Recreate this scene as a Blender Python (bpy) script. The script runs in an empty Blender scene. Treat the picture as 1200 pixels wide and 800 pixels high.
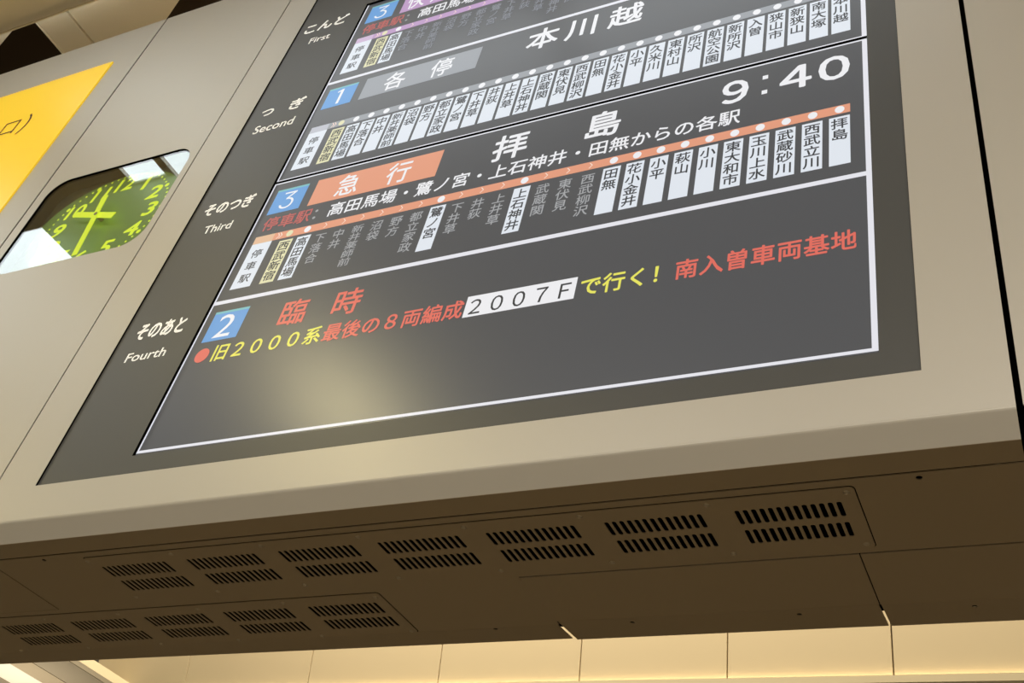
import bpy, bmesh, math, random
from mathutils import Matrix, Vector

S = bpy.context.scene
COL = S.collection

# ---------------------------------------------------------------- board frame
# u runs right along the board, v up, w out of its face; floor is 2.5 m below v = 0
FLOOR_V = -2.5
def B(u, v, w=0.0):
    return Vector((u, -w, v - FLOOR_V))

CU, CV, CW = 1.36653632, -0.87477174, 0.99826334          # where the photographer holds the phone
ROT = ((0.91791109, 0.14188852, -0.37054942),
       (-0.14435537, -0.75046333, -0.64495451),
       (-0.36959539, 0.6455017, -0.66837624))
FPX, CX = 1240.0238, 702.1091

cam_d = bpy.data.cameras.new('camera')
cam = bpy.data.objects.new('camera', cam_d)
COL.objects.link(cam)
def dirw(r): return Vector((r[0], -r[2], r[1]))
rx, ry, rz = dirw(ROT[0]), -dirw(ROT[1]), -dirw(ROT[2])
M = Matrix((rx, ry, rz)).transposed().to_4x4()
M.translation = B(CU, CV, CW)
cam.matrix_world = M
cam_d.sensor_width = 36.0
cam_d.lens = FPX / 1200.0 * 36.0
cam_d.shift_x = -(CX - 600.0) / 1200.0
cam_d.clip_start = 0.01
S.camera = cam

S.view_settings.view_transform = 'Standard'
S.view_settings.look = 'None'
S.view_settings.exposure = 0.0
S.view_settings.gamma = 1.0
S.view_settings.use_curve_mapping = False

# ---------------------------------------------------------------- light
SKY = 4.4
LAMP_W = 36.0
FILL_W = 150.0
world = bpy.data.worlds.new('daylight_sky')
S.world = world
world.use_nodes = True
bg = world.node_tree.nodes['Background']
bg.inputs[0].default_value = (0.90, 0.97, 1.0, 1)
bg.inputs[1].default_value = SKY

def area(name, loc, power, color, shape, sx, sy=None, target=None):
    l = bpy.data.lights.new(name, 'AREA')
    l.energy = power; l.color = color; l.shape = shape; l.size = sx
    if sy: l.size_y = sy
    o = bpy.data.objects.new(name, l)
    COL.objects.link(o)
    o.location = loc
    if target is not None:
        o.rotation_euler = (target - loc).to_track_quat('-Z', 'Y').to_euler()
    return o

CEIL_V = 1.9
LAMPS = [(-4.6, 2.1), (-1.58, 2.1), (-0.6, 4.0), (1.4, 4.0), (3.4, 4.0), (5.4, 4.0), (2.6, 6.6), (5.4, 6.6)]  # nearest pair seen as reflections; farther ones unseen, added to brighten the board
for (lu, lw) in LAMPS:
    area('downlight_glow', B(lu, CEIL_V - 0.012, lw), LAMP_W if lw < 3 else LAMP_W * 2.0, (1.0, 0.86, 0.47) if lw < 3 else (1.0, 0.92, 0.79), 'DISK', 0.26)
area('bulkhead_fill_light', B(0.9, 1.55, -0.80), FILL_W, (1.0, 0.84, 0.58), 'RECTANGLE', 4.4, 0.10, B(0.9, 0.2, -1.55))  # unseen light without a fixture, added to brighten the cream bulkhead
area('soffit_fill_light', B(-2.3, -0.6, -1.75), 0.9, (1.0, 0.86, 0.66), 'DISK', 0.3, None, B(-2.1, 0.4, -1.5)).data.spread = 0.9  # unseen light added below the soffit strips to lift them

# ---------------------------------------------------------------- materials
def lin(c):
    return tuple(((x / 255.0) / 12.92 if x / 255.0 <= 0.04045 else (((x / 255.0) + 0.055) / 1.055) ** 2.4) for x in c)

def mat(name, color, rough=0.5, metal=0.0, emit=None, strength=0.0, spec=0.5, noise=0.0, scale=40.0, bump=0.0):
    m = bpy.data.materials.new(name)
    m.use_nodes = True
    nt = m.node_tree
    p = nt.nodes['Principled BSDF']
    p.inputs['Base Color'].default_value = (*color, 1)
    p.inputs['Roughness'].default_value = rough
    p.inputs['Metallic'].default_value = metal
    p.inputs['Specular IOR Level'].default_value = spec
    if emit is not None:
        p.inputs['Emission Color'].default_value = (*emit, 1)
        p.inputs['Emission Strength'].default_value = strength
    if noise or bump:
        tc = nt.nodes.new('ShaderNodeTexCoord')
        n = nt.nodes.new('ShaderNodeTexNoise')
        n.inputs['Scale'].default_value = scale
        n.inputs['Detail'].default_value = 4
        nt.links.new(tc.outputs['Object'], n.inputs['Vector'])
        if noise:
            r = nt.nodes.new('ShaderNodeMapRange')
            r.inputs['To Min'].default_value = rough - noise
            r.inputs['To Max'].default_value = rough + noise
            nt.links.new(n.outputs['Fac'], r.inputs['Value'])
            nt.links.new(r.outputs['Result'], p.inputs['Roughness'])
        if bump:
            b = nt.nodes.new('ShaderNodeBump')
            b.inputs['Strength'].default_value = bump
            b.inputs['Distance'].default_value = 0.001
            nt.links.new(n.outputs['Fac'], b.inputs['Height'])
            nt.links.new(b.outputs['Normal'], p.inputs['Normal'])
    return m

def glow(name, rgb, k=1.0):
    """a lit pixel colour behind the matte front of the display"""
    return mat(name, (0.01, 0.01, 0.01), 0.34, 0.0, lin(rgb), k, 0.36)

M_ALU = mat('satin_aluminium', (0.565, 0.545, 0.50), 0.42, 0.12, noise=0.03, scale=6.0)
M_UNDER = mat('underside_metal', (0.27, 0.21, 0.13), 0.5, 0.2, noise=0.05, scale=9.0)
M_BEZEL = mat('dark_satin_panel', (0.080, 0.083, 0.086), 0.42, 0.0, spec=0.4)
M_BLACK = mat('black_gap', (0.004, 0.004, 0.004), 1.0, 0.0, spec=0.0)
M_VOID = mat('dark_inside', (0.05, 0.034, 0.022), 0.8, 0.0, spec=0.2)
M_LETTER = mat('white_lettering_added_glow', (0.92, 0.92, 0.90), 0.5, 0.0, (1.0, 0.98, 0.93), 0.38)  # white lettering with a faint glow added to brighten it
M_SCREEN = mat('display_black_level', (0.012, 0.012, 0.012), 0.30, 0.0, lin((75, 76, 79)), 1.0, 0.38)
G_WHITE = glow('pixel_white', (234, 234, 237))
G_LINE = glow('pixel_line_white', (226, 226, 233))
G_PANEL = glow('pixel_station_panel', (221, 227, 235))
G_CREAM = glow('pixel_origin_panel', (220, 216, 176))
G_BLUE = glow('pixel_platform_blue', (96, 154, 212))
G_TEAL = glow('pixel_platform_teal', (118, 184, 190))
G_ORANGE = glow('pixel_express_orange', (222, 150, 119))
G_ORANGE2 = glow('pixel_express_pale', (220, 180, 146))
G_PURPLE = glow('pixel_rapid_purple', (184, 148, 192))
G_PURPLE2 = glow('pixel_rapid_pale', (200, 176, 206))
G_GREY = glow('pixel_local_grey', (150, 154, 160))
G_GREY2 = glow('pixel_local_pale', (184, 186, 196))
G_DIM = glow('pixel_passed_station', (162, 164, 166))
G_DIM2 = glow('pixel_passed_station_faint', (134, 138, 146))
G_RED = glow('pixel_red', (220, 104, 90))
G_RED2 = glow('pixel_dull_red', (186, 92, 88))
G_YELLOW = glow('pixel_yellow', (228, 224, 92))
G_INK = glow('pixel_ink', (46, 48, 53))
G_CHEV = glow('pixel_chevron', (240, 214, 200))
M_YELLOW = mat('yellow_sign_face', (0.90, 0.60, 0.035), 0.35, 0.0, lin((252, 208, 44)), 0.42)
M_SIGNINK = mat('sign_ink', (0.05, 0.035, 0.006), 0.4)
M_DIAL = mat('green_dial', (0.25, 0.42, 0.15), 0.25)
M_DIALBACK = mat('clock_back_plate', (0.035, 0.032, 0.028), 0.5)
M_LIME = mat('lime_luminous_paint', (0.72, 0.80, 0.03), 0.5, 0.0, lin((226, 244, 40)), 0.72)
M_SCREW = mat('screw_steel', (0.34, 0.29, 0.21), 0.4, 0.6)
M_CREAM = mat('cream_wall_panel', (0.74, 0.64, 0.46), 0.55, 0.0, noise=0.05, scale=3.0)
M_CREAM2 = mat('cream_ledge', (0.82, 0.74, 0.56), 0.5)
M_CEIL = mat('ceiling_panel_beige', (0.86, 0.80, 0.68), 0.6, noise=0.05, scale=3.0)
M_CEILREAR = mat('rear_ceiling_panel', (0.80, 0.73, 0.60), 0.5)
M_FLOOR = mat('dark_stone_floor', (0.25, 0.225, 0.185), 0.45, noise=0.1, scale=2.0)
M_ROOM = mat('room_wall_paint', (0.42, 0.37, 0.30), 0.7)
M_LAMP = mat('downlight_rim', (0.8, 0.78, 0.72), 0.4)
M_WHITEPANEL = mat('glowing_soffit_strip', (0.86, 0.80, 0.68), 0.5, 0.0, lin((238, 226, 198)), 0.55)  # white strip with emission added so it looks brightly lit
M_GREYPANEL = mat('grey_soffit_strip', (0.50, 0.45, 0.35), 0.5)
M_TANPANEL = mat('tan_soffit_strip', (0.62, 0.54, 0.40), 0.5)

def glass_mat():
    m = bpy.data.materials.new('clear_front_glass')
    m.use_nodes = True
    nt = m.node_tree
    nt.nodes.remove(nt.nodes['Principled BSDF'])
    out = nt.nodes['Material Output']
    tr = nt.nodes.new('ShaderNodeBsdfTransparent')
    tr.inputs[0].default_value = (0.93, 0.97, 0.93, 1)
    gl = nt.nodes.new('ShaderNodeBsdfGlossy')
    gl.inputs['Roughness'].default_value = 0.01
    fr = nt.nodes.new('ShaderNodeFresnel')
    fr.inputs['IOR'].default_value = 1.52
    mx = nt.nodes.new('ShaderNodeMixShader')
    ge = nt.nodes.new('ShaderNodeNewGeometry')                   # the pane's outer face reflects, its back lets light out
    su = nt.nodes.new('ShaderNodeMath'); su.operation = 'SUBTRACT'; su.inputs[0].default_value = 1.0
    mu = nt.nodes.new('ShaderNodeMath'); mu.operation = 'MULTIPLY'
    nt.links.new(ge.outputs['Backfacing'], su.inputs[1])
    nt.links.new(su.outputs[0], mu.inputs[0]); nt.links.new(fr.outputs[0], mu.inputs[1])
    nt.links.new(mu.outputs[0], mx.inputs[0])
    nt.links.new(tr.outputs[0], mx.inputs[1])
    nt.links.new(gl.outputs[0], mx.inputs[2])
    nt.links.new(mx.outputs[0], out.inputs['Surface'])
    return m
M_GLASS = glass_mat()

# ---------------------------------------------------------------- mesh helpers
def new_obj(name, verts, faces, material, parent=None, smooth=False, recalc=False):
    """one mesh object; verts are world points, children are stored relative to their thing"""
    org = Vector((0, 0, 0))
    p = parent
    while p is not None:
        org += p.location; p = p.parent
    me = bpy.data.meshes.new(name)
    me.from_pydata([tuple(Vector(v) - org) for v in verts], [], faces)
    mats = material if isinstance(material, (list, tuple)) else [material]
    for m in mats: me.materials.append(m)
    if recalc:
        bm = bmesh.new(); bm.from_mesh(me)
        bmesh.ops.recalc_face_normals(bm, faces=bm.faces[:])
        bm.to_mesh(me); bm.free()
    if smooth:
        for f in me.polygons: f.use_smooth = True
    o = bpy.data.objects.new(name, me)
    COL.objects.link(o)
    if parent is not None: o.parent = parent
    return o

def thing(name, label, cat, loc, group=None):
    o = bpy.data.objects.new(name, None)
    o.empty_display_size = 0.1
    COL.objects.link(o)
    o.location = loc
    o['label'] = label; o['category'] = cat
    if group: o['group'] = group
    return o

def tag(o, label, cat, group=None):
    o['label'] = label; o['category'] = cat
    if group: o['group'] = group
    return o

def struct(o):
    o['kind'] = 'structure'
    return o

class MB:
    """collects shapes for ONE mesh"""
    def __init__(self): self.v = []; self.f = []; self.m = []
    def add(self, verts, faces, mi=0):
        b = len(self.v)
        self.v += [Vector(x) for x in verts]
        self.f += [tuple(i + b for i in f) for f in faces]
        self.m += [mi] * len(faces)
    def box(self, a, b, mi=0):
        """a, b opposite corners in board coordinates"""
        (u0, v0, w0), (u1, v1, w1) = a, b
        P = [B(u, v, w) for w in (w0, w1) for v in (v0, v1) for u in (u0, u1)]
        self.add(P, [(0, 2, 3, 1), (4, 5, 7, 6), (0, 1, 5, 4), (2, 6, 7, 3), (0, 4, 6, 2), (1, 3, 7, 5)], mi)
    def quad(self, pts, mi=0): self.add(pts, [tuple(range(len(pts)))], mi)
    def build(self, name, material, parent=None, recalc=True, smooth=False):
        o = new_obj(name, self.v, self.f, material, parent, smooth, recalc)
        if isinstance(material, (list, tuple)):
            for p, mi in zip(o.data.polygons, self.m): p.material_index = mi
        return o

def rrect(x0, y0, x1, y1, r=0.0, n=6):
    if r <= 0: return [(x0, y0), (x1, y0), (x1, y1), (x0, y1)]
    pts = []
    for cx, cy, a0 in ((x1 - r, y0 + r, -90), (x1 - r, y1 - r, 0), (x0 + r, y1 - r, 90), (x0 + r, y0 + r, 180)):
        for k in range(n + 1):
            a = math.radians(a0 + 90.0 * k / n)
            pts.append((cx + r * math.cos(a), cy + r * math.sin(a)))
    return pts

def disc(cx, cy, r, n=16, ry=None):
    ry = r if ry is None else ry
    return [(cx + r * math.cos(2 * math.pi * k / n), cy + ry * math.sin(2 * math.pi * k / n)) for k in range(n)]

def filled(loops, half=0.0):
    """flat fill of closed 2-D loops (holes by nesting); half > 0 gives it thickness"""
    cu = bpy.data.curves.new('outline', 'CURVE')
    cu.dimensions = '2D'; cu.fill_mode = 'BOTH'; cu.extrude = half
    for lp in loops:
        sp = cu.splines.new('POLY')
        sp.points.add(len(lp) - 1)
        for i, (x, y) in enumerate(lp): sp.points[i].co = (x, y, 0, 1)
        sp.use_cyclic_u = True
    o = bpy.data.objects.new('outline', cu)
    COL.objects.link(o)
    me = o.evaluated_get(bpy.context.evaluated_depsgraph_get()).to_mesh()
    vs = [v.co.copy() for v in me.vertices]
    fs = [tuple(p.vertices) for p in me.polygons]
    bpy.data.objects.remove(o); bpy.data.curves.remove(cu)
    return vs, fs

GLY = {}
def glyph(ch, off=0.0):
    """outline of one character in em units (flat)"""
    off = 0.0
    k = (ch, off)
    if k not in GLY:
        cu = bpy.data.curves.new('glyph', 'FONT')
        cu.body = ch; cu.size = 1.0; cu.offset = off; cu.resolution_u = 3; cu.fill_mode = 'FRONT'
        o = bpy.data.objects.new('glyph', cu)
        COL.objects.link(o)
        me = o.evaluated_get(bpy.context.evaluated_depsgraph_get()).to_mesh()
        GLY[k] = ([(v.co.x, v.co.y) for v in me.vertices], [tuple(p.vertices) for p in me.polygons])
        bpy.data.objects.remove(o); bpy.data.curves.remove(cu)
    return GLY[k]

def bounds(vs):
    xs = [v[0] for v in vs]; ys = [v[1] for v in vs]
    return min(xs), min(ys), max(xs), max(ys)

def strokes(off):
    if off <= 0: return [(0.0, 0.0)]
    return [(off * math.cos(math.pi * (k + 0.5) / 3), off * math.sin(math.pi * (k + 0.5) / 3)) for k in range(6)]

class Print:
    """flat print on a plane: d metres behind the cabinet face, positions given as seen on the face"""
    def __init__(self, d): self.d = d; self.k = (CW + d) / CW; self.mb = MB()
    def P(self, u, v, lift=0.0):
        return B(CU + (u - CU) * self.k, CV + (v - CV) * self.k, -self.d + lift)
    def poly(self, pts, mi=0, lift=0.0003):
        self.mb.add([self.P(u, v, lift) for u, v in pts], [tuple(range(len(pts)))], mi)
    def rect(self, u0, v0, u1, v1, mi=0, lift=0.0003): self.poly([(u0, v0), (u1, v0), (u1, v1), (u0, v1)], mi, lift)
    def flat(self, vs, fs, mi=0, lift=0.0003):
        self.mb.add([self.P(x, y, lift) for x, y in vs], fs, mi)
    def fit(self, text, box, mi=0, off=0.0, lift=0.0006, slant=0.0):
        vs, fs = glyph(text)
        x0, y0, x1, y1 = bounds(vs)
        if off > 0: x0 -= off; y0 -= off; x1 += off; y1 += off
        u0, v0, u1, v1 = box
        sx = (u1 - u0) / (x1 - x0); sy = (v1 - v0) / (y1 - y0)
        for j, (dx, dy) in enumerate(strokes(off)):
            self.flat([(u0 + (x + dx - x0) * sx + slant * (y - y0) * sy, v0 + (y + dy - y0) * sy) for x, y in vs], fs, mi, lift + 0.00001 * j)
    def cell(self, ch, cu, cv, w, h=None, mi=0, off=0.0, lift=0.0006, clip=None):
        """a full-width character centred in its cell, em = w x h; off > 0 makes its strokes bolder"""
        h = w if h is None else h
        vs, fs = glyph(ch)
        for j, (dx, dy) in enumerate(strokes(off)):
            out = [(cu + (x + dx - 0.5) * w, cv + (y + dy - 0.355) * h) for x, y in vs]
            if clip is not None: out = [(min(x, clip), y) for x, y in out]
            self.flat(out, fs, mi, lift + 0.00001 * j)
    def build(self, name, material, parent):
        return self.mb.build(name, material, parent, recalc=False)

# ---------------------------------------------------------------- setting
ROOM_L, ROOM_R, ROOM_F = -9.0, 7.0, 9.0
def ceiling_slab():
    # in front of the board: openings to the daylight above
    holes = [rrect(-1.64, 0.40, -1.475, 0.63), rrect(-1.44, 0.40, -0.98, 0.66), rrect(-0.94, 0.42, 0.18, 0.60), rrect(0.22, 0.42, 1.34, 0.60), rrect(-3.5, 0.715, -2.2, 1.25)]
    vs, fs = filled([rrect(ROOM_L, 0.041, ROOM_R, ROOM_F)] + holes, 0.008)
    return struct(new_obj('ceiling', [B(v.x, CEIL_V + 0.008 + v.z, v.y) for v in vs], fs, M_CEIL, recalc=True))
ceiling_slab()
mb = MB(); mb.box((ROOM_L, CEIL_V - 0.008, 0.036), (ROOM_R, CEIL_V + 0.030, 0.0408))
struct(mb.build('trim_1', M_CREAM2))                                   # pale lip along the ceiling edge

def slab(name, loop, v0, v1, m):
    vs, fs = filled([loop], (v1 - v0) / 2)
    return struct(new_obj(name, [B(v.x, (v0 + v1) / 2 + v.z, v.y) for v in vs], fs, m, recalc=True))
RC = 1.96
slab('ceiling_rear', [(-1.386, 0.06), (-0.708, 0.06), (-1.068, -0.114), (-1.386, -0.268)], RC, RC + 0.02, M_CEILREAR)
slab('ceiling_rear', [(-1.528, 0.06), (-1.397, 0.06), (-1.397, -0.9), (-1.528, -0.9)], RC, RC + 0.02, M_CEILREAR)
slab('ceiling_rear', [(-3.5, 0.06), (-1.512, 0.06), (-1.629, 0.019), (-3.5, -0.63)], RC, RC + 0.02, M_CEILREAR)
mb = MB(); mb.box((-1.536, RC - 0.002, -0.9), (-1.531, RC + 0.03, 0.06))
struct(mb.build('trim_2', M_CEIL))
mb = MB(); mb.box((ROOM_L, 2.5, -3.3), (ROOM_R, 2.54, 0.06)); mb.box((ROOM_L, 2.0, 0.05), (ROOM_R, 2.54, 0.09))
struct(mb.build('ceiling_plenum', M_VOID))
mb = MB(); mb.box((ROOM_L, FLOOR_V - 0.1, -3.3), (ROOM_R, FLOOR_V, ROOM_F)); struct(mb.build('floor', M_FLOOR))
mb = MB(); mb.box((ROOM_L - 0.1, FLOOR_V, -3.3), (ROOM_L, 2.54, ROOM_F)); struct(mb.build('wall_left', M_ROOM))
mb = MB(); mb.box((ROOM_R, FLOOR_V, -3.3), (ROOM_R + 0.1, 2.54, ROOM_F)); struct(mb.build('wall_right', M_ROOM))
mb = MB(); mb.box((ROOM_L, FLOOR_V, ROOM_F), (ROOM_R, CEIL_V, ROOM_F + 0.1)); struct(mb.build('wall_front', M_ROOM))
mb = MB(); mb.box((ROOM_L, FLOOR_V, -3.4), (ROOM_R, 2.54, -3.3)); struct(mb.build('wall_back', M_ROOM))

# sloping cream bulkhead behind the board, joints between its panels
P0 = Vector((0.410978, 0.34080142, -1.50173666))
HV = Vector((0.99361816, -0.05443161, 0.09879347)); VV = Vector((0.02639871, 0.96375295, 0.26548704)); NV = HV.cross(VV)
def W(h, t, n=0.0):
    q = P0 + HV * h + VV * t + NV * n
    return B(*q)
def wbox(mb, h0, h1, t0, t1, n0, n1):
    P = [W(h, t, n) for n in (n0, n1) for t in (t0, t1) for h in (h0, h1)]
    mb.add(P, [(0, 2, 3, 1), (4, 5, 7, 6), (0, 1, 5, 4), (2, 6, 7, 3), (0, 4, 6, 2), (1, 3, 7, 5)])
mb = MB()
J = [-2.42, -1.92, -1.336, -0.808, -0.316, 0.128, 0.558, 0.99, 1.44, 1.92, 2.42, 2.94]
G = 0.0022
for a, b in zip(J[:-1], J[1:]): wbox(mb, a + G, b - G, -0.055, 1.55, -0.02, 0.0)
struct(mb.build('wall_bulkhead', M_CREAM))
mb = MB(); wbox(mb, J[0], J[-1], -0.06, 1.56, -0.06, -0.022); struct(mb.build('wall_bulkhead_backing', M_GREYPANEL))
mb = MB(); wbox(mb, J[0], J[-1], -0.074, -0.0575, -0.05, 0.012); struct(mb.build('trim_3', M_CREAM2))

# soffit of the side passage, strips running away from the viewer
SV = 0.40
for k, (u0, u1, m, dv) in enumerate(((-5.0, -2.275, M_GREYPANEL, 0), (-2.273, -2.122, M_WHITEPANEL, 0), (-2.118, -2.010, M_TANPANEL, 0),
                         (-2.005, -1.834, M_GREYPANEL, 0), (-1.829, -1.789, M_CREAM2, 0))):
    mb = MB(); mb.box((u0, SV, -1.735), (u1, SV + 0.03, -0.9)); struct(mb.build('ceiling_soffit', m))

# ---------------------------------------------------------------- cabinets
TOP_V, LOW_V, BACK = 1.668, -0.111, -0.455
def cabinet_front(name, u0, u1, holes, parent):
    """flat front sheet with its openings"""
    vs, fs = filled([rrect(u0, LOW_V + 0.004, u1, TOP_V)] + holes, 0.001)
    return new_obj(name, [B(v.x, v.y, -0.001 + v.z) for v in vs], fs, M_ALU, parent, recalc=True)

def rolled_trim(name, u0, u1, parent):
    """rolled and sloping lower edge that runs on under the front sheets"""
    prof = [(LOW_V + 0.0039, 0.0), (-0.1092, -0.0003), (-0.1112, -0.0011), (-0.1128, -0.0022), (-0.1375, -0.0214), (-0.1380, -0.0222)]
    inner = [(v + 0.0008, w - 0.0018) for v, w in prof]
    inner[0] = (prof[0][0], -0.0018)
    n = len(prof)
    P = [B(u0, v, w) for v, w in prof] + [B(u1, v, w) for v, w in prof] + [B(u0, v, w) for v, w in inner] + [B(u1, v, w) for v, w in inner]
    F = []
    for i in range(n - 1):
        F.append((i, i + 1, n + i + 1, n + i))
        F.append((2 * n + i, 3 * n + i, 3 * n + i + 1, 2 * n + i + 1))
        F.append((i, 2 * n + i, 2 * n + i + 1, i + 1)); F.append((n + i, n + i + 1, 3 * n + i + 1, 3 * n + i))
    F.append((0, n, 3 * n, 2 * n)); F.append((n - 1, 3 * n - 1, 4 * n - 1, 2 * n - 1))
    o = new_obj(name, P, F, M_ALU, parent, recalc=True)
    return o

def cabinet_shell(u0, u1, parent):
    mb = MB(); t = 0.002
    mb.box((u0, -0.1065, BACK), (u0 + t, TOP_V - 0.001, -0.0025)); mb.box((u1 - t, -0.1065, BACK), (u1, TOP_V - 0.001, -0.0025))
    mb.box((u0 + t, -0.1065, BACK), (u1 - t, TOP_V - 0.001, BACK + t)); mb.box((u0 + t, TOP_V - 0.003, BACK + t), (u1 - t, TOP_V - 0.001, -0.0025))
    return mb.build('shell', M_BLACK, parent)  # all black, painted as the unlit inside of the cabinet

def black_lining(name, loop, t, w0, w1, parent, m=M_BLACK):
    """thin black reveal lining an opening, just inside its edge"""
    cx = sum(p[0] for p in loop) / len(loop); cy = sum(p[1] for p in loop) / len(loop)
    x0, y0, x1, y1 = bounds(loop)
    sx = 1 - 2 * t / (x1 - x0); sy = 1 - 2 * t / (y1 - y0)
    mx, my = (x0 + x1) / 2, (y0 + y1) / 2
    inner = [(mx + (x - mx) * sx, my + (y - my) * sy) for x, y in loop]
    vs, fs = filled([loop, inner], (w1 - w0) / 2)
    return new_obj(name, [B(v.x, v.y, (w0 + w1) / 2 + v.z) for v in vs], fs, m, parent, recalc=True)

# --- the departure board itself
board = thing('departure_board', 'wide grey metal departure board cabinet with two stacked screens in a dark panel', 'departure board', B(0.52, LOW_V, -0.2))
BU0, BU1 = -0.3033, 1.3470
bez = rrect(-0.2030, -0.0393, 1.2490, 1.5000)
cabinet_front('front_panel', BU0, BU1, [bez], board)
cabinet_shell(BU0, BU1, board)
D_BEZ, D_SCR = 0.003, 0.0083
def onplane(u, v, d):
    k = (CW + d) / CW
    return CU + (u - CU) * k, CV + (v - CV) * k
a0 = onplane(-0.0072, -0.0028, D_BEZ); a1 = onplane(1.2008, 1.3592, D_BEZ)
scr = rrect(a0[0], a0[1], a1[0], a1[1])
big = rrect(-0.215, -0.052, 1.262, 1.515)
vs, fs = filled([big, scr], 0.0015)
new_obj('bezel_panel', [B(v.x, v.y, -D_BEZ - 0.0015 + v.z) for v in vs], fs, M_BEZEL, board, recalc=True)
black_lining('bezel_lining', rrect(-0.2029, -0.0392, 1.2489, 1.4999), 0.0003, -0.0029, -0.0003, board)
black_lining('screen_lining', scr, 0.0003, -0.0085, -D_BEZ - 0.0001, board)
for (jp, jb, en, eb) in (('こんど', (-0.1771, 1.2969, -0.0470, 1.3382), 'First', (-0.1397, 1.2414, -0.0777, 1.2656)),
                         ('つぎ', None, 'Second', (-0.1575, 0.8925, -0.0465, 0.9215)),
                         ('そのつぎ', (-0.1675, 0.6210, -0.0382, 0.6605), 'Third', (-0.1381, 0.5614, -0.0656, 0.5850)),
                         ('そのあと', (-0.1626, 0.2773, -0.0460, 0.3191), 'Fourth', (-0.1545, 0.2226, -0.0584, 0.2449))):
    pieces = [(jp, jb)] if jb else [('つ', (-0.1641, 0.9575, -0.1290, 0.9830)), ('ぎ', (-0.0850, 0.9545, -0.0436, 0.9960))]
    for t, box in pieces:
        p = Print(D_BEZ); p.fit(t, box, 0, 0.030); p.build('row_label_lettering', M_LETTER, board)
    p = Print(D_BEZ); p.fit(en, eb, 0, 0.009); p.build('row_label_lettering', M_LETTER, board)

# --- the two screens and what they show
PAL = [G_WHITE, G_LINE, G_PANEL, G_CREAM, G_BLUE, G_TEAL, G_ORANGE, G_ORANGE2, G_PURPLE, G_PURPLE2, G_GREY, G_GREY2,
       G_DIM, G_DIM2, G_RED, G_RED2, G_YELLOW, G_INK, G_CHEV]
(WHITE, LINE, PANEL, CREAM, BLUE, TEAL, ORANGE, ORANGE2, PURPLE, PURPLE2, GREY, GREY2, DIM, DIM2, RED, RED2, YELLOW, INK, CHEV) = range(19)
def build_print(p, name, parent):
    used = sorted(set(p.mb.m)); re = {c: i for i, c in enumerate(used)}
    p.mb.m = [re[c] for c in p.mb.m]
    return p.mb.build(name, [PAL[c] for c in used], parent, recalc=False)

def make_display(v0, v1, edge, parent):
    mb = MB()
    d = Print(D_SCR)
    a = d.P(-0.012, v0); b = d.P(1.206, v1)
    # a slim box: screen face towards the viewer
    mb.add([Vector((x, y, z)) for y in (-(-D_SCR), D_SCR + 0.012) for z in (a.z, b.z) for x in (a.x, b.x)],
           [(0, 2, 3, 1), (4, 5, 7, 6), (0, 1, 5, 4), (2, 6, 7, 3), (0, 4, 6, 2), (1, 3, 7, 5)])
    return mb.build('display', M_SCREEN, parent)

low = make_display(-0.006, 0.6758, 0, board)
high = make_display(0.6805, 1.3640, 0, board)
p = Print(D_SCR); p.rect(-0.010, 0.6747, 1.204, 0.6813, 0, 0.0009)
p.build('screen_divider', M_BLACK, board)

def frame_lines(v0, vm, v1, parent, top=0.004, bot=0.0055):
    p = Print(D_SCR)
    p.rect(0.0000, v0, 0.0040, v1, LINE); p.rect(1.1925, v0, 1.2060, v1, LINE)
    p.rect(0.0040, v0, 1.1925, v0 + bot, LINE); p.rect(0.0040, v1 - top, 1.1925, v1, LINE)
    p.rect(0.0040, vm - 0.0048, 1.1925, vm + 0.0048, LINE)
    build_print(p, 'frame_lines', parent)
frame_lines(0.0, 0.3370, 0.6746, low, 0.0036)
frame_lines(0.6814, 1.0195, 1.3560, high, 0.004, 0.0036)

def platform(row, num, parent):
    p = Print(D_SCR)
    p.rect(0.0200, row + 0.2380, 0.0976, row + 0.3118, BLUE)
    p.rect(0.0200, row + 0.3062, 0.0976, row + 0.3118, TEAL, 0.0004)
    if num == '1':
        y0, y1 = row + 0.2470, row + 0.3005
        p.poly([(0.0560, y0), (0.0632, y0), (0.0632, y1), (0.0585, y1), (0.0560, y1 - 0.004)], WHITE, 0.0006)
        p.poly([(0.0475, y1 - 0.0105), (0.0475, y1 - 0.0060), (0.0585, y1), (0.0570, y1 - 0.0075)], WHITE, 0.00061)
    elif num == '3': p.fit('\u01B7', (0.0415, row + 0.2480, 0.0745, row + 0.2985), WHITE, -0.004)
    else: p.fit(num, (0.0395, row + 0.2450, 0.0775, row + 0.3005), WHITE, -0.004)
    build_print(p, 'platform_number', parent)

def train_type(row, chars, color, parent):
    p = Print(D_SCR)
    p.rect(0.1185, row + 0.2378, 0.4085, row + 0.3145, color)
    n = len(chars)
    cs = (0.2025, 0.3190) if n == 2 else (0.1580, 0.2240, 0.2900, 0.3560)
    build_print(p, 'train_type_badge', parent)
    for c, x in zip(chars, cs):
        p = Print(D_SCR); p.cell(c, x, row + 0.2745, 0.0560 if n == 2 else 0.052, 0.066, WHITE, 0.012); build_print(p, 'train_type_character', parent)

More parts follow.
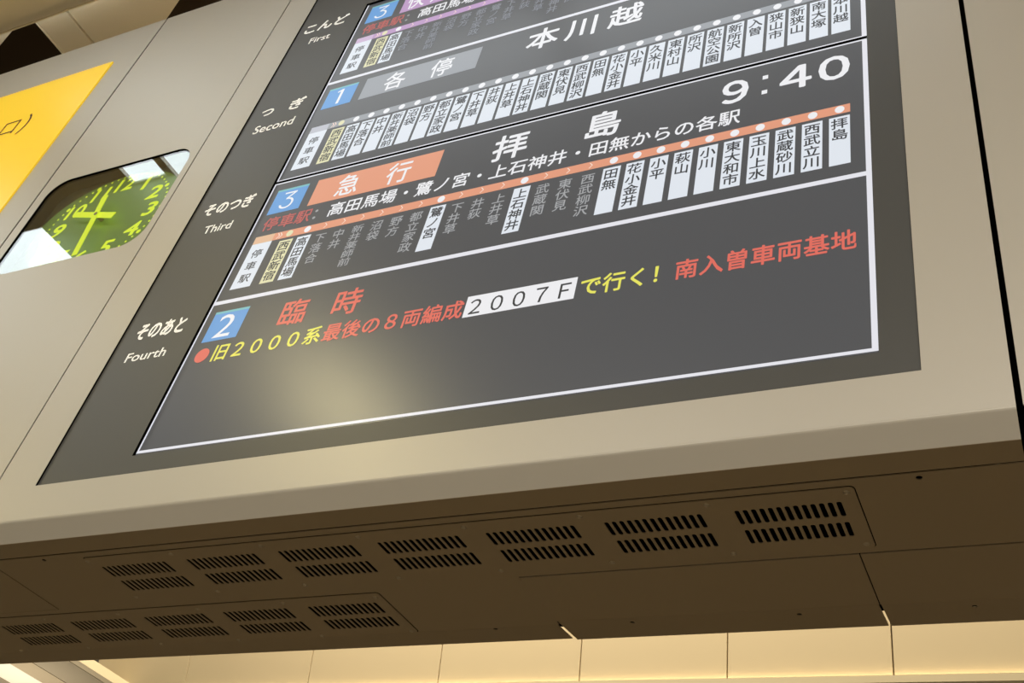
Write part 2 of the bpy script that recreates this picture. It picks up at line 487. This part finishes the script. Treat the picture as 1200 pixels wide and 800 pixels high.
def route(row, cols, left, pitch, stops, label_c, bar_c, parent, boxw=0.0318, end=1.1715, arrow_to=None):
    y0, y1 = row + 0.1525, row + 0.1735
    p = Print(D_SCR)
    p.rect(0.0230, y0, 0.0695, y1, label_c); p.rect(0.0695, y0, end, y1, bar_c)
    ym = (y0 + y1) / 2
    for k in range(2):                                           # double arrow after the heading
        x = 0.0775 + 0.006 * k
        p.poly([(x, ym - 0.008), (x + 0.0025, ym - 0.008), (x + 0.0075, ym), (x + 0.0025, ym + 0.008), (x, ym + 0.008), (x + 0.005, ym)], CHEV, 0.0006)
    for i in range(len(cols)):
        x = left + pitch * i + boxw / 2
        if i in stops:
            p.poly(disc(x, ym, 0.0075, 18, 0.0085), CREAM if i == 0 else WHITE, 0.0006)
        else:
            x -= 0.004
            p.poly([(x, ym - 0.007), (x + 0.0022, ym - 0.007), (x + 0.0075, ym), (x + 0.0022, ym + 0.007), (x, ym + 0.007), (x + 0.0053, ym)], CHEV, 0.0006)
    build_print(p, 'route_line', parent)

def stations(row, cols, left, pitch, stops, dim, parent, boxw=0.0318, shown=99):
    b0, b1 = row + 0.0312, row + 0.1455
    p = Print(D_SCR)
    p.rect(0.0230, b0, 0.0705, row + 0.1525, PANEL)
    for c, yy in zip('停車駅', (0.122, 0.089, 0.056)): p.cell(c, 0.0470, row + yy, 0.0265, 0.024, INK, 0.012)
    build_print(p, 'stop_list_heading', parent)
    rest = Print(D_SCR)
    for i, name in enumerate(cols):
        p = Print(D_SCR) if i < shown else rest
        x = left + pitch * i
        if i in stops: p.rect(x, b0, x + boxw, b1, CREAM if i == 0 else PANEL)
        n = len(name); step = 0.0272 if n < 4 else (0.0265 if n == 4 else 0.0218)
        y = b1 - 0.004 - step / 2
        for c in name:
            p.cell(c, x + boxw / 2, y, 0.0268, step * 0.99, INK if i in stops else dim, 0.016 if i in stops else 0.008); y -= step
        if i < shown: build_print(p, 'station_name', parent)
    if rest.mb.f: build_print(rest, 'station_name', parent)['kind'] = 'stuff'     # the end of row 1 lies above the picture

# row 1: rapid express (purple), mostly above the picture
R1, R2, R3, R4 = 1.0185, 0.6800, 0.3370, 0.0
LINE_A = ['西武新宿', '高田馬場', '下落合', '中井', '新井薬師前', '沼袋', '野方', '都立家政', '鷺ノ宮', '下井草', '井荻', '上井草', '上石神井',
          '武蔵関', '東伏見', '西武柳沢', '田無', '花小金井', '小平', '久米川', '東村山', '所沢', '航空公園', '新所沢', '入曽', '狭山市', '新狭山', '南大塚', '本川越']
LINE_B = LINE_A[:19] + ['萩山', '小川', '東大和市', '玉川上水', '武蔵砂川', '西武立川', '拝島']
platform(R1, '3', high)
train_type(R1, '快速急行', PURPLE, high)
def stop_text(row, x0, pitch, runs, parent, name='stop_text', cv=0.2060, clip=None):
    x = x0 + pitch / 2
    for s, c in runs:
        for word in s.split('|'):
            p = Print(D_SCR)
            for ch in word:
                p.cell(ch, x, row + cv, pitch * 0.99, 0.0405, c, 0.014, clip=clip); x += pitch
            build_print(p, name, parent)
stop_text(R1, 0.0255, 0.0388, [('停車駅', RED2), ('：', DIM), ('高田馬場', WHITE)], high)
S1 = {0, 1, 16, 18, 21, 22, 23, 24, 25, 26, 27, 28}
route(R1, LINE_A, 0.0870, 0.0377, S1, PURPLE2, PURPLE, high, end=1.176)
stations(R1, LINE_A, 0.0870, 0.0377, S1, DIM2, high, shown=14)

# row 2: local (grey)
platform(R2, '1', high)
train_type(R2, '各停', GREY, high)
for c, x in zip('本川越', (0.5560, 0.6440, 0.7380)):
    p = Print(D_SCR); p.cell(c, x, R2 + 0.2790, 0.0745, 0.0770, WHITE, 0.020); build_print(p, 'destination_character', high)
route(R2, LINE_A, 0.0875, 0.0377, set(range(29)), GREY2, GREY, high, end=1.176)
stations(R2, LINE_A, 0.0870, 0.0377, set(range(29)), DIM, high)

# row 3: express (orange), 9:40
platform(R3, '3', low)
train_type(R3, '急行', ORANGE, low)
for c, x in zip('拝島', (0.5590, 0.7415)):
    p = Print(D_SCR); p.cell(c, x, R3 + 0.2725, 0.0740, 0.0775, WHITE, 0.020); build_print(p, 'destination_character', low)
def digit(ch, box):
    p = Print(D_SCR); p.fit(ch, box, WHITE, 0.022); build_print(p, 'departure_time_digit', low)
digit('９', (0.9585, R3 + 0.2450, 1.0050, R3 + 0.3078))
digit('４', (1.0575, R3 + 0.2450, 1.1110, R3 + 0.3078))
digit('０', (1.1215, R3 + 0.2440, 1.1725, R3 + 0.3090))
for y in (0.2560, 0.2970):
    p = Print(D_SCR); p.rect(1.0278, R3 + y - 0.0052, 1.0372, R3 + y + 0.0052, WHITE); build_print(p, 'departure_time_dot', low)
stop_text(R3, 0.0255, 0.0388, [('停車駅', RED2), ('：', DIM), ('高田馬場|・|鷺ノ宮|・|上石神井|・|田無からの各駅', WHITE)], low)
S3 = {0, 1, 8, 12} | set(range(16, 26))
route(R3, LINE_B, 0.0920, 0.0419, S3, ORANGE2, ORANGE, low)
stations(R3, LINE_B, 0.0915, 0.0419, S3, DIM, low)

# row 4: special train, scrolling notice
platform(R4, '2', low)
for c, x in zip('臨時', (0.2085, 0.3205)):
    p = Print(D_SCR); p.cell(c, x, R4 + 0.2725, 0.0620, 0.0650, RED, 0.014); build_print(p, 'train_type_character', low)
for s, c, x0, pt in (('●', RED, 0.0205, 0.0391), ('旧２０００系', YELLOW, 0.0600, 0.0391), ('最後の８両編成', RED, 0.2960, 0.0385),
                     ('２００７Ｆ', INK, 0.5672, 0.0382), ('で行く！', YELLOW, 0.7635, 0.0381), ('南入曽車両基地', RED, 0.9150, 0.0377)):
    p = Print(D_SCR); x = x0 + pt / 2
    if c == INK: p.rect(0.5670, 0.1853, 0.7580, 0.2306, WHITE)
    for ch in s:
        p.cell(ch, x, 0.2048, pt * 0.98, 0.0415, c, 0.020 if c != INK else 0.006, 0.0008, 1.1765); x += pt
    build_print(p, 'notice_text', low)

# --- clock cabinet and clock
clock_cab = thing('clock_cabinet', 'narrow grey metal cabinet with the green clock window, left of the screens', 'cabinet', B(-0.558, LOW_V, -0.2))
cu0, cu1 = -0.8107, -0.3073
win = rrect(-0.779, 0.588, -0.3265, 0.917, 0.058, 10)
cabinet_front('front_panel', cu0, cu1, [win], clock_cab)
cabinet_shell(cu0, cu1, clock_cab)
clock = thing('wall_clock', 'green clock with lime numerals and hands set behind a glass window in grey cabinet', 'clock', B(-0.553, 0.58, -0.02))
black_lining('window_lining', win, 0.0006, -0.040, -0.0004, clock)
win_in = rrect(-0.7783, 0.5887, -0.3272, 0.9163, 0.057, 10)
vs, fs = filled([win_in], 0.001)
new_obj('front_glass', [B(v.x, v.y, -0.004 + v.z) for v in vs], fs, M_GLASS, clock, recalc=True)
KX, KY = -0.553, 0.752
DD = 0.031
vs, fs = filled([win_in], 0.001)
new_obj('back_plate', [B(v.x, v.y, -DD - 0.004 + v.z) for v in vs], fs, M_DIALBACK, clock, recalc=True)
vs, fs = filled([disc(KX, KY, 0.2200, 64, 0.1625)], 0.0012)
new_obj('dial', [B(v.x, v.y, -DD - 0.0012 + v.z) for v in vs], fs, M_DIAL, clock, recalc=True)
def dial_print(name):
    return MB()
for h in range(1, 13):
    a = math.radians(90 - 30 * h)
    x, y = KX + 0.004 + 0.143 * math.cos(a), KY + 0.126 * math.sin(a)
    vs, fs = glyph(str(h))
    x0, y0, x1, y1 = bounds(vs)
    nb = MB()
    s = 0.044 / (y1 - y0)
    sx = s * (1.3 if h < 10 else 1.1)
    for j, (ox, oy) in enumerate(strokes(0.024)):
        nb.add([B(x + (vx + ox - (x0 + x1) / 2) * sx + 0.12 * (vy - (y0 + y1) / 2) * s, y + (vy + oy - (y0 + y1) / 2) * s, -DD + 0.0004 + 0.00001 * j) for vx, vy in vs], fs)
    nb.build('numeral', M_LIME, clock, recalc=False)
tb = MB()
for k in range(60):
    a = math.radians(6 * k)
    bigk = k % 5 == 0
    x, y = KX + 0.179 * math.cos(a), KY + 0.157 * math.sin(a)
    r = 0.0065 if bigk else 0.0032
    tb.add([B(px, py, -DD + 0.0004) for px, py in disc(x, y, r, 10)], [tuple(range(10))])
tb.build('minute_marks', M_LIME, clock, recalc=False)
def hand(name, ang, ln, tail, wd, w0):
    """a flat bar with a counterweight tail, pivoting at the dial centre"""
    a = math.radians(90 - ang); dx, dy = math.cos(a), math.sin(a); nx, ny = -dy, dx
    lp = [(KX + dx * t + nx * s, KY + dy * t + ny * s) for t, s in ((-tail, -wd / 2), (ln, -wd / 2 * 0.9), (ln, wd / 2 * 0.9), (-tail, wd / 2))]
    vs, fs = filled([lp], 0.0008)
    return new_obj(name, [B(v.x, v.y, w0 + v.z) for v in vs], fs, M_LIME, clock, recalc=True)
hand('hour_hand', 286, 0.084, 0.064, 0.0185, -0.0135)
hand('minute_hand', 172, 0.142, 0.066, 0.0165, -0.0105)
vs, fs = filled([disc(KX, KY, 0.005, 16)], 0.012)
new_obj('hub', [B(v.x, v.y, -0.0205 + v.z) for v in vs], fs, M_SCREW, clock, recalc=True)

# --- guide sign cabinet and its yellow sign
sign_cab = thing('sign_cabinet', 'grey metal cabinet that carries the yellow guide sign, at the far left', 'cabinet', B(-1.61, LOW_V, -0.2))
cabinet_front('front_panel', -2.42, -0.8172, [], sign_cab)
cabinet_shell(-2.42, -0.8172, sign_cab)
sign = thing('guide_sign', 'bright yellow guide sign with black lettering on the far left cabinet', 'sign', B(-1.5, 0.846, 0.002))
vs, fs = filled([rrect(-2.25, 0.846, -0.921, 1.490)], 0.002)
new_obj('sign_face', [B(v.x, v.y, 0.0022 + v.z) for v in vs], fs, M_YELLOW, sign, recalc=True)
p = Print(-0.0043)
p.fit('口', (-1.2270, 1.2500, -1.1650, 1.3140), 0, 0.0)
p.fit('）', (-1.1430, 1.2340, -1.1190, 1.3300), 0, 0.004)
p.build('lettering', M_SIGNINK, sign)

# --- the neighbour on the right
right_cab = thing('blank_cabinet', 'plain grey metal cabinet right of the black gap beside the screens', 'cabinet', B(1.95, LOW_V, -0.2))
cabinet_front('front_panel', 1.3545, 2.75, [], right_cab)
cabinet_shell(1.3545, 2.75, right_cab)
mb = MB(); mb.box((1.3476, -0.1060, -0.075), (1.3540, TOP_V - 0.002, -0.060)); mb.build('gap_light_block', M_BLACK, right_cab)  # black strip added to stop light leaking through the gap

# ---------------------------------------------------------------- underside tray with its vents
tray = thing('underside_tray', 'dark brown metal tray closing the underside of the cabinets, with slotted vents', 'tray', B(0.0, -0.131, -0.26))
TV = -0.130
def TB(u, v, w):
    # tray sheets are laid out on a drawing 1.1 % larger than the tray
    return B(0.9893 * u + 0.01462, 0.9893 * v - 0.00936, 0.9893 * w + 0.01068)
def sheet(name, loops, v, half, m, parent):
    vs, fs = filled(loops, half)
    return new_obj(name, [TB(q.x, v + half + q.z, q.y) for q in vs], fs, m, parent, recalc=True)
mb = MB()
for q0, q1 in ((-2.42, 1.3467),):
    lp = [(q0, -0.0326), (q1, -0.0326), (q1, -0.0742), (q0, -0.0742)]
    mb.add([TB(u, TV, w) for u, w in lp] + [TB(u, TV + 0.0016, w) for u, w in lp], [(0, 1, 2, 3), (7, 6, 5, 4), (0, 4, 5, 1), (2, 6, 7, 3), (1, 5, 6, 2), (3, 7, 4, 0)])
mb.build('front_lip', M_UNDER, tray)
rolled_trim('front_trim', -2.42, 1.3470, tray)
def hole(u, w): return disc(u, w, 0.0042, 12)
TW = -0.0776; RB = -0.392
ventA = rrect(-0.118, -0.228, 1.141, -0.100); ventB = rrect(-0.712, -0.392, 0.346, -0.275)
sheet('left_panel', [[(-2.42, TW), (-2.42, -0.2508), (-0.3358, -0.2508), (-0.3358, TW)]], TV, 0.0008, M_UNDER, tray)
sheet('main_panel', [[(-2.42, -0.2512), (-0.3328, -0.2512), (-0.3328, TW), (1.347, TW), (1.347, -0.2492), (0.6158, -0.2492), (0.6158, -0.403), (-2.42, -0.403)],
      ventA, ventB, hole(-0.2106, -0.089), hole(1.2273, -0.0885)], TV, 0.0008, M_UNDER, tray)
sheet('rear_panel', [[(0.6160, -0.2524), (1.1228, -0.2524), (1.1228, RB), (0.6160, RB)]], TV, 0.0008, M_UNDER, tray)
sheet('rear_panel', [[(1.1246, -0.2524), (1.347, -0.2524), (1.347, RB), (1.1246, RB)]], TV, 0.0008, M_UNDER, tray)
def rear_flange(u0, u1, w0, w1, holes):
    """back edge of a panel, bent a little upwards"""
    hl = [hole(u, w) for u, w in holes]
    vs, fs = filled([rrect(u0, w1, u1, w0)] + hl, 0.0008)
    new_obj('rear_flange', [TB(q.x, TV + 0.0008 + q.z + (w0 - q.y) * 0.10, q.y) for q in vs], fs, M_UNDER, tray, recalc=True)
rear_flange(-2.42, 0.6125, -0.4032, -0.4640, [(0.4977, -0.4085)])
rear_flange(0.6180, 1.1218, RB - 0.0002, -0.4720, [(0.7384, -0.412), (1.0031, -0.413)])
rear_flange(1.1256, 1.3470, RB - 0.0002, -0.4730, [(1.2489, -0.415)])

def vent_cover(u0, u1, w0, w1, starts, width, rows, screws, name):
    loops = [rrect(u0, w1, u1, w0, 0.006, 4)]
    n = 13; sw = 0.0066; pitch = (width - sw) / (n - 1)
    for s in starts:
        for (ra, rb) in rows:
            for k in range(n):
                x = s + pitch * k
                loops.append(rrect(x, rb, x + sw, ra, sw * 0.45, 3))
    vs, fs = filled(loops, 0.0006)
    plate = new_obj(name, [TB(q.x, TV - 0.0007 + q.z, q.y) for q in vs], fs, M_UNDER, tray, recalc=True)
    g = 0.0014
    vs, fs = filled([rrect(u0 - g, w1 - g, u1 + g, w0 + g, 0.007, 4), rrect(u0 + 0.002, w1 + 0.002, u1 - 0.002, w0 - 0.002)])
    new_obj('cover_shadow_line', [TB(q.x, TV - 0.00008, q.y) for q in vs], fs, M_BLACK, plate)  # flat black ring painted as the shadow gap round the plate
    for (su, sw_) in screws:
        m = MB(); r0, r1 = 0.0046, 0.0030
        ring0 = [TB(x, TV - 0.0013, y) for x, y in disc(su, sw_, r0, 12)]
        ring1 = [TB(x, TV - 0.0030, y) for x, y in disc(su, sw_, r1, 12)]
        ring2 = [TB(x, TV - 0.0022, y) for x, y in disc(su, sw_, 0.0012, 12)]
        m.add(ring0 + ring1 + ring2, [(i, (i + 1) % 12, 12 + (i + 1) % 12, 12 + i) for i in range(12)] +
              [(12 + i, 12 + (i + 1) % 12, 24 + (i + 1) % 12, 24 + i) for i in range(12)] + [tuple(range(24, 36))])
        m.build('screw', M_SCREW, plate)
    return plate
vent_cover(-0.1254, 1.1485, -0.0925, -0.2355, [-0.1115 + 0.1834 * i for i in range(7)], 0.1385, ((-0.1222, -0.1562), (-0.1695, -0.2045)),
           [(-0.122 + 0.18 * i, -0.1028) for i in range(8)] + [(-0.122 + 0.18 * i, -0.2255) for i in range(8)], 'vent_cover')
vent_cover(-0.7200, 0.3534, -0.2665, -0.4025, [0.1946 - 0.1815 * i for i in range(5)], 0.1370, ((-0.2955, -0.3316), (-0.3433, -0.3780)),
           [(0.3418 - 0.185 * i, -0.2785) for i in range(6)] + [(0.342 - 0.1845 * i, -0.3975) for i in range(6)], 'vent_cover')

# ---------------------------------------------------------------- ceiling lamps (behind the photographer), the farther ones added as fill
def place_lamp(u, w, label):
    t = thing('downlight', label, 'ceiling light', B(u, CEIL_V, w), 'round downlights in the hall ceiling')
    vs, fs = filled([disc(u, w, 0.150, 32), disc(u, w, 0.122, 32)], 0.006)
    new_obj('rim', [B(q.x, CEIL_V - 0.006 + q.z, q.y) for q in vs], fs, M_LAMP, t, recalc=True)
for (lu, lw) in LAMPS: place_lamp(lu, lw, 'round white downlight set in the hall ceiling facing the board')
